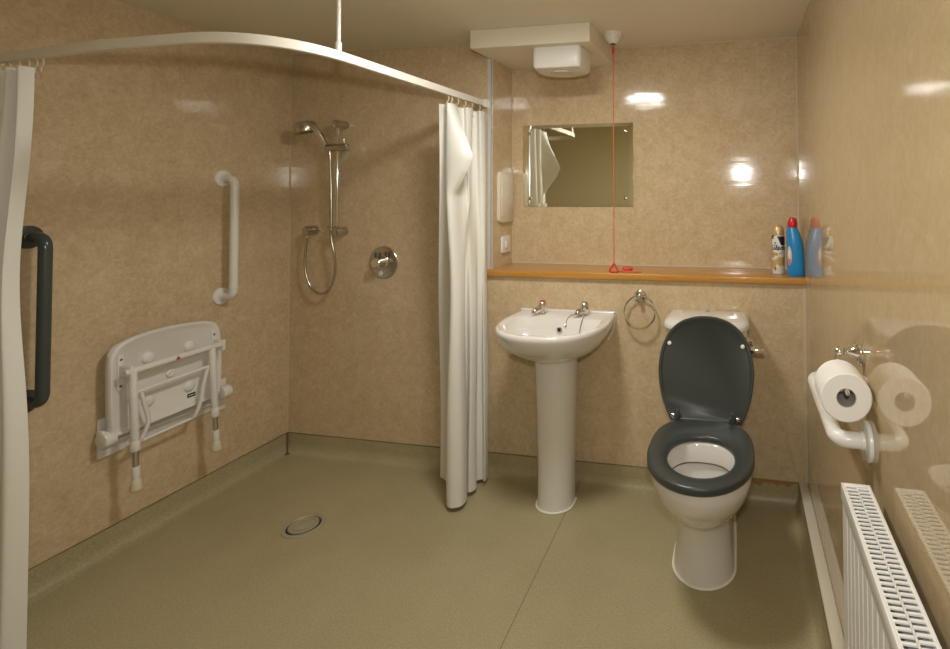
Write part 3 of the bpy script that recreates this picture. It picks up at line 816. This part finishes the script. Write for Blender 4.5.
hp = [(sx - .047, 2.338, 1.625), (sx - .040, 2.337, 1.56), (sx - .032, 2.336, 1.40), (sx - .029, 2.335, 1.25), (sx - .027, 2.335, 1.16), (sx - .012, 2.338, 1.08), (sx - .014, 2.345, .98), (sx - .050, 2.350, .895), (sx - .110, 2.352, .866), (sx - .168, 2.352, .900), (sx - .200, 2.350, .99), (sx - .200, 2.350, 1.09), (-2.268, 2.350, 1.182)]
add_tube(bm, catmull(hp, 8), .0068, 12); obj('hose', bm, M_chrome2, hs)
ox = -2.270
outl = thing('shower_outlet', 'chrome hose outlet on the back wall left of the riser rail', 'shower outlet', (ox, YB, 1.2))
bm = bm_new(); add_lathe(bm, (ox, YB - .0005, 1.199), (0, -1, 0), [(0, .026), (.058, .026), (.063, .023), (.066, .016)], 24); obj('elbow', bm, M_chrome2, outl)
bm = bm_new(); add_cyl(bm, (ox + .001, 2.350, 1.186), (ox + .001, 2.350, 1.160), .010, 14, .001); obj('hose_nut', bm, M_chrome, outl)
vx, vz = -1.848, 1.033
valve = thing('shower_valve', 'round chrome shower mixer valve set flat on the back wall', 'shower valve', (vx, YB, vz))
bm = bm_new(); add_lathe(bm, (vx, YB - .0005, vz), (0, -1, 0), [(0, .085), (.004, .085), (.007, .082), (.008, .076)], 56); obj('plate', bm, M_chrome2, valve)
bm = bm_new(); add_lathe(bm, (vx, YB - .008, vz + .006), (0, -1, 0), [(0, .034), (.006, .033), (.010, .029), (.058, .027), (.062, .022)], 30); kn = obj('knob', bm, M_chrome, valve)
for dx in (-.012, .012):
    bm = bm_new(); add_cyl(bm, (vx + dx, YB - .048, vz + .026), (vx + dx, YB - .048, vz + .058), .0060, 12, .001); obj('lever_pin', bm, M_grey, kn)
bm = bm_new(); add_lathe(bm, (vx - .012, YB - .008, vz - .056), (0, -1, 0), [(0, .014), (.0015, .013)], 20); obj('screw_cover', bm, M_offwhite, valve)

# ------------------------------------------------------------------ shower seat (folded up)
SX = XL
seat = thing('shower_bench', 'white fold-up shower seat with legs, folded against the left wall', 'shower seat', (SX, 1.76, .40))
# wall bracket
bm = bm_new()
add_box(bm, (SX + .0005, 1.548, .382), (SX + .014, 1.640, .535), .005)
add_box(bm, (SX + .0005, 1.990, .375), (SX + .014, 2.045, .52), .005)
add_box(bm, (SX + .0005, 1.560, .388), (SX + .012, 2.03, .455), .004)
obj('wall_plate', bm, M_white, seat)
bm = bm_new(); add_cyl(bm, (SX + .030, 1.560, .470), (SX + .030, 2.000, .470), .010, 16); add_cyl(bm, (SX + .028, 1.565, .435), (SX + .028, 1.99, .430), .006, 12); obj('hinge_rod', bm, M_white, seat)
for y, dz_ in ((1.552, -.008), (2.005, 0)):
    bm = bm_new(); add_box(bm, (SX + .010, y - .012, .445), (SX + .045, y + .012, .495), .006); add_cyl(bm, (SX + .048, y - .020, .470 + dz_), (SX + .048, y + .020, .470 + dz_), .030, 28, .005); obj('hinge_knuckle', bm, M_white, seat)
# moulded seat: arched top edge, rounded corners, shallow tray with a rim
px0 = SX + .040
def sout(k, x):
    pts = [(1.551 + k, .505), (1.556 + k, .474 + k), (1.585, .463 + k), (1.76, .464 + k), (1.940, .468 + k), (1.966 - k, .478 + k), (1.973 - k, .51), (1.976 - k, .62), (1.970 - k, .745 - k), (1.958 - k, .795 - k), (1.925 - k * .5, .820 - k), (1.86, .833 - k), (1.76, .841 - k), (1.66, .837 - k), (1.590 + k * .5, .822 - k), (1.556 + k, .795 - k), (1.544 + k, .745 - k), (1.546 + k, .60)]
    return [(x, p.x, p.y) for p in catmull([Vector((a, b, 0)) for a, b in pts], 5, closed=True)]
bm = bm_new(); add_loft(bm, [sout(.006, px0), sout(0, px0 + .006), sout(0, px0 + .026), sout(.004, px0 + .031), sout(.012, px0 + .031), sout(.018, px0 + .024)]); sp = obj('seat_panel', bm, M_white, seat, sharp=50)
fx = px0 + .024
for y, z in ((1.676, .733), (1.835, .732), (1.678, .559), (1.836, .561)):
    bm = bm_new(); add_lathe(bm, (fx - .001, y, z), (1, 0, 0), [(0, .024), (.006, .023), (.012, .018), (.015, .010)], 24); obj('pad', bm, M_white, sp)
bm = bm_new(); add_lathe(bm, (fx - .001, 1.759, .644), (1, 0, 0), [(0, .018), (.008, .017), (.011, .013), (.011, .007), (.006, .006)], 24); obj('boss', bm, M_white, sp)
# frame
lx = SX + .115
for y, nm in ((1.580, 0), (1.938, 1)):
    bm = bm_new()
    add_box(bm, (fx - .001, y - .010, .640), (fx + .006, y + .010, .775), .003); add_box(bm, (fx, y - .007, .688), (lx + .012, y + .007, .735), .004); hb = obj('hinge_bracket', bm, M_white, seat)
    for z in (.655, .757):
        bm = bm_new(); add_lathe(bm, (fx + .006, y, z), (1, 0, 0), [(0, .005), (.002, .004)], 10); obj('screw', bm, M_brown, hb)
bm = bm_new(); add_cyl(bm, (lx, 1.560, .713), (lx, 1.930, .716), .0125, 18, .002); obj('cross_bar', bm, M_white, seat)
for ya, yb_ in ((1.588, 1.609), (1.892, 1.920)):
    leg = None
    a = Vector((lx, ya, .712)); b = Vector((lx - .002, yb_, .25)); d = b - a
    pt = lambda z: a + d * ((z - .712) / (.25 - .712))
    bm = bm_new(); add_cyl(bm, a, pt(.405), .0135, 18, .002); leg = obj('leg', bm, M_white, seat)
    bm = bm_new(); add_cyl(bm, pt(.44), pt(.402), .0165, 18, .002); obj('collar', bm, M_white, leg)
    bm = bm_new(); add_cyl(bm, pt(.41), pt(.335), .0105, 16); s = obj('leg_extension', bm, M_steel, leg); s['label'] = 'bare steel inner tube'
    bm = bm_new(); add_cyl(bm, pt(.340), pt(.285), .0125, 16, .001); obj('ferrule', bm, M_white, leg)
    bm = bm_new(); add_lathe(bm, pt(.290), d, [(0, .0125), (.004, .015), (.022, .0165), (.036, .021), (.040, .020)], 20); f = obj('foot', bm, M_ivory, leg); f['label'] = 'yellowed rubber foot'
bm = bm_new()
add_tube(bm, fillet([(lx - .01, 1.600, .622), (lx - .01, 1.890, .631)], .01), .0075, 12)
add_tube(bm, catmull([(lx - .012, 1.625, .622), (lx - .012, 1.640, .56), (lx - .014, 1.655, .49), (lx - .025, 1.640, .43), (lx - .04, 1.628, .412)], 6), .0078, 12)
add_tube(bm, catmull([(lx - .012, 1.884, .630), (lx - .012, 1.868, .56), (lx - .014, 1.858, .49), (lx - .025, 1.848, .44), (lx - .04, 1.842, .418)], 6), .0078, 12)
add_tube(bm, [(lx - .04, 1.615, .412), (lx - .04, 1.86, .420)], .0065, 12)
obj('brace', bm, M_white, seat)
bm = bm_new(); add_box(bm, (fx, 1.830, .510), (fx + .0012, 1.863, .527)); st = obj('sticker', bm, M_dark, sp); st['label'] = 'small black printed sticker'
bm = bm_new(); add_box(bm, (fx + .001, 1.834, .517), (fx + .0018, 1.859, .520)); obj('sticker_print', bm, M_white, sp)
bm = bm_new(); add_prism(bm, [(lx + .0125, 1.733, .709), (lx + .0125, 1.753, .709), (lx + .0125, 1.743, .725)], (.001, 0, 0)); obj('warning_mark', bm, M_red, seat)['label'] = 'small red triangle'

# ------------------------------------------------------------------ curtain rail
rail = thing('shower_curtain_rail', 'white L-shaped shower curtain rail hung below the ceiling', 'curtain rail', (-1.27, YB, 1.85))
RZ0, RZ1 = 1.835, 1.866
path = fillet([(-1.272, YB - .0008, 0), (-1.283, 1.80, 0), (-1.292, 1.195, 0), (-1.9, 1.200, 0), (XL + .0008, 1.252, 0)], .30, 18)
bm = bm_new(); rings = []
for i, p in enumerate(path):
    d = path[min(i + 1, len(path) - 1)] - path[max(i - 1, 0)]; d.normalize(); nn = Vector((-d.y, d.x, 0))
    hw = .0095
    rings.append([p + nn * a + Vector((0, 0, z)) for a, z in ((-hw, RZ0 + .002), (-hw + .002, RZ0), (hw - .002, RZ0), (hw, RZ0 + .002), (hw, RZ1 - .002), (hw - .002, RZ1), (-hw + .002, RZ1), (-hw, RZ1 - .002))])
add_loft(bm, rings); obj('track', bm, M_rail, rail, sharp=30)
bm = bm_new(); add_box(bm, (-1.288, YB - .022, RZ0 - .004), (-1.256, YB - .0006, RZ1 + .006), .003); obj('end_bracket', bm, M_rail, rail)
bm = bm_new(); add_box(bm, (XL + .0006, 1.234, RZ0 - .004), (XL + .022, 1.268, RZ1 + .006), .003); obj('end_bracket', bm, M_rail, rail)
bm = bm_new(); add_cyl(bm, (-1.292, 1.452, RZ1 - .002), (-1.292, 1.452, ZC - .0005), .0065, 14); hg = obj('hanger_rod', bm, M_rail, rail)
bm = bm_new(); add_cyl(bm, (-1.292, 1.452, RZ1 - .001), (-1.292, 1.452, RZ1 + .03), .010, 14, .002); obj('collar', bm, M_rail, hg)
bm = bm_new(); add_lathe(bm, (-1.292, 1.452, ZC - .0005), (0, 0, -1), [(0, .025), (.005, .024), (.010, .010)], 20); obj('ceiling_plate', bm, M_rail, hg)

# ------------------------------------------------------------------ curtains
def smooth01(t): t = max(0, min(1, t)); return t * t * (3 - 2 * t)
def curtain(name, label, top, bot, z0, z1, hooks, bulge=None, hem=None):
    t = thing(name, label, 'shower curtain', tuple(Vector((*top[len(top) // 2], z1))))
    n = 10
    tp = catmull([Vector((x, y, 0)) for x, y in top], n); bt = catmull([Vector((x, y, 0)) for x, y in bot], n)
    rows = []
    NZ = 96
    for k in range(NZ + 1):
        f = k / NZ; z = z1 + (z0 - z1) * f
        g = smooth01(min(1, f * 1.35)); row = []
        m_ = len(tp)
        for i in range(m_):
            p = tp[i].lerp(bt[i], g); s = i / (m_ - 1)
            x, y = p.x + .004 * math.sin(9 * f + 14 * s), p.y + .003 * math.cos(7 * f + 11 * s)
            if bulge: bx_, by_ = bulge(s, z); x += bx_; y += by_
            row.append((x, y, z + (hem(s) if hem and k == NZ else 0)))
        rows.append(row)
    bm = bm_new(); add_loft(bm, rows, False, False, close=False)
    bmesh.ops.recalc_face_normals(bm, faces=bm.faces[:])
    geo = bmesh.ops.solidify(bm, geom=bm.faces[:], thickness=.0012)
    obj('cloth', bm, M_curtain, t, sharp=70)
    bm = bm_new(); row = [Vector(p) for p in rows[0]]
    rr = [[(p.x, p.y, z1 - .032) for p in row], [(p.x, p.y, z1 + .001) for p in row]]
    add_loft(bm, rr, False, False, close=False); bmesh.ops.recalc_face_normals(bm, faces=bm.faces[:]); bmesh.ops.solidify(bm, geom=bm.faces[:], thickness=.0028)
    obj('header_tape', bm, M_curtain, t, sharp=70)
    for (x, y) in hooks:
        bm = bm_new(); add_tube(bm, catmull([(x, y, RZ0 - .0004), (x + .006, y, RZ0 - .010), (x + .004, y, RZ0 - .022), (x - .003, y, RZ0 - .030), (x - .002, y, z1 - .012)], 5), .0026, 8)
        obj('hook', bm, M_ivory, t)
    return t
top1 = [(-1.322, 2.068), (-1.308, 2.10), (-1.292, 2.085), (-1.276, 2.062), (-1.258, 2.085), (-1.266, 2.13), (-1.286, 2.17), (-1.276, 2.20), (-1.256, 2.19), (-1.250, 2.22), (-1.268, 2.26), (-1.285, 2.29), (-1.262, 2.31), (-1.242, 2.30), (-1.238, 2.33), (-1.252, 2.36), (-1.262, 2.385)]
bot1 = [(-1.440, 2.275), (-1.405, 2.262), (-1.345, 2.215), (-1.300, 2.135), (-1.283, 2.085), (-1.252, 2.066), (-1.219, 2.090), (-1.226, 2.145), (-1.272, 2.19), (-1.262, 2.205), (-1.231, 2.185), (-1.219, 2.225), (-1.252, 2.275), (-1.232, 2.300), (-1.213, 2.285), (-1.216, 2.33), (-1.253, 2.385)]
def bulge1(s, z):
    # a crumpled pleat flapping out towards the basin at head height
    a = max(0, 1 - abs(s - .30) / .12)
    if z > 1.56: h = max(0, (1.795 - z) / .235)
    elif z > 1.50: h = 1 - .25 * (1.56 - z) / .06
    else: h = .75 * max(0, 1 - (1.50 - z) / .11)
    b = max(0, 1 - abs(s - .50) / .10)
    h2 = max(0, 1 - abs(z - 1.35) / .25)
    return (.105 * a * h + .02 * b * h2, -.035 * a * h)
curtain('shower_curtain', 'white shower curtain gathered at the wall beside the basin', top1, bot1, .022, 1.797, [(-1.281, 2.075), (-1.279, 2.10), (-1.277, 2.15), (-1.276, 2.21), (-1.274, 2.27), (-1.273, 2.34)], bulge1)
top2 = [(-2.418, 1.262), (-2.395, 1.225), (-2.365, 1.26), (-2.335, 1.215), (-2.305, 1.25), (-2.285, 1.215), (-2.262, 1.185), (-2.238, 1.225), (-2.218, 1.215), (-2.198, 1.185), (-2.188, 1.215)]
bot2 = [(-2.410, 1.27), (-2.390, 1.21), (-2.360, 1.26), (-2.335, 1.19), (-2.305, 1.245), (-2.280, 1.170), (-2.245, 1.150), (-2.215, 1.21), (-2.185, 1.165), (-2.150, 1.150), (-2.132, 1.195)]
def bulge2(s, z):
    h = math.exp(-((z - 1.15) / .35) ** 2)
    return (-.050 * h * s, 0)
curtain('shower_curtain', 'pale shower curtain bunched at the left edge against the left wall', top2, bot2, .022, 1.800, [(-2.40, 1.248), (-2.35, 1.244), (-2.30, 1.240), (-2.25, 1.235), (-2.21, 1.231), (-2.18, 1.229)], bulge2)

# ------------------------------------------------------------------ floor drain
dx, dy = -1.815, 1.872
drain = thing('floor_drain', 'round ringed floor drain in the shower floor', 'drain', (dx, dy, 0))
bm = bm_new(); add_lathe(bm, (dx, dy, .0004), (0, 0, 1), [(0, .080), (.004, .079), (.0055, .075), (.0055, .066), (.002, .064), (.0012, .063), (.0008, .0625)], 48, True, True); obj('outer_ring', bm, M_drain, drain)
bm = bm_new(); add_lathe(bm, (dx, dy, .0016), (0, 0, 1), [(0, .0635), (.0006, .0635)], 40); obj('well', bm, M_dark, drain)
bm = bm_new(); add_lathe(bm, (dx, dy, .0022), (0, 0, 1), [(0, .056), (.004, .056), (.005, .054), (.005, .044), (.001, .042), (.001, .001)], 48); obj('inner_ring', bm, M_drain, drain)
bm = bm_new(); add_lathe(bm, (dx, dy, .0030), (0, 0, 1), [(0, .038), (.004, .038), (.0048, .036), (.005, .001)], 40); obj('centre_plate', bm, M_drain, drain)

# ------------------------------------------------------------------ ceiling lamp (the room's own light) and the photographer's flash
lx_, ly_ = -.70, 1.515
lamp = thing('ceiling_lamp', 'round opal flush lamp on the ceiling in the middle of the room', 'lamp', (lx_, ly_, ZC))
bm = bm_new(); add_lathe(bm, (lx_, ly_, ZC - .0005), (0, 0, -1), [(0, .140), (.064, .146), (.070, .145), (.072, .140), (.068, .136)], 48, True, True); obj('base', bm, M_white, lamp)
bm = bm_new(); add_lathe(bm, (lx_, ly_, ZC - .0695), (0, 0, -1), [(0, .134), (.004, .132), (.010, .10), (.014, .06), (.015, .002)], 48); obj('diffuser', bm, M_diff, lamp)

fl = bpy.data.lights.new('flash', 'SPOT'); fl.energy = 21; fl.color = (1.0, .98, .94); fl.shadow_soft_size = .035; fl.spot_size = math.radians(150); fl.spot_blend = .8
fo = bpy.data.objects.new('flash', fl); C.objects.link(fo); fo.location = (.02, -.02, 1.58)
fo.rotation_euler = (Vector((-.9, 2.5, 1.15)) - Vector(fo.location)).to_track_quat('-Z', 'Y').to_euler()

w = bpy.data.worlds.new('world'); sc.world = w; w.use_nodes = True
w.node_tree.nodes['Background'].inputs[0].default_value = (.5, .45, .38, 1); w.node_tree.nodes['Background'].inputs[1].default_value = .05

# ------------------------------------------------------------------ camera (level, perspective-corrected lens with shift)
F, PX, PY = 511.35, 640.88, 179.98
cd = bpy.data.cameras.new('camera'); cd.sensor_fit = 'HORIZONTAL'; cd.sensor_width = 36; cd.lens = F / 950 * 36
cd.shift_x = (475 - PX) / 950; cd.shift_y = (PY - 324.5) / 950; cd.clip_start = .01
cam = bpy.data.objects.new('camera', cd); C.objects.link(cam)
R = ((.98174, -.0093, -.1901), (.19018, .02116, .98152), (-.0051, -.99973, .02254))   # rows: world axes; columns: right, down, forward
m3 = Matrix([(r[0], -r[1], -r[2]) for r in R])
q = m3.to_quaternion()
cam.rotation_mode = 'QUATERNION'; cam.rotation_quaternion = q; cam.location = (0, 0, 1.40)
sc.camera = cam
for o in bpy.data.objects:
    if '_o' in o: del o['_o']
sc.view_settings.view_transform = 'Standard'; sc.view_settings.look = 'None'; sc.view_settings.gamma = 1; sc.view_settings.exposure = 0.87
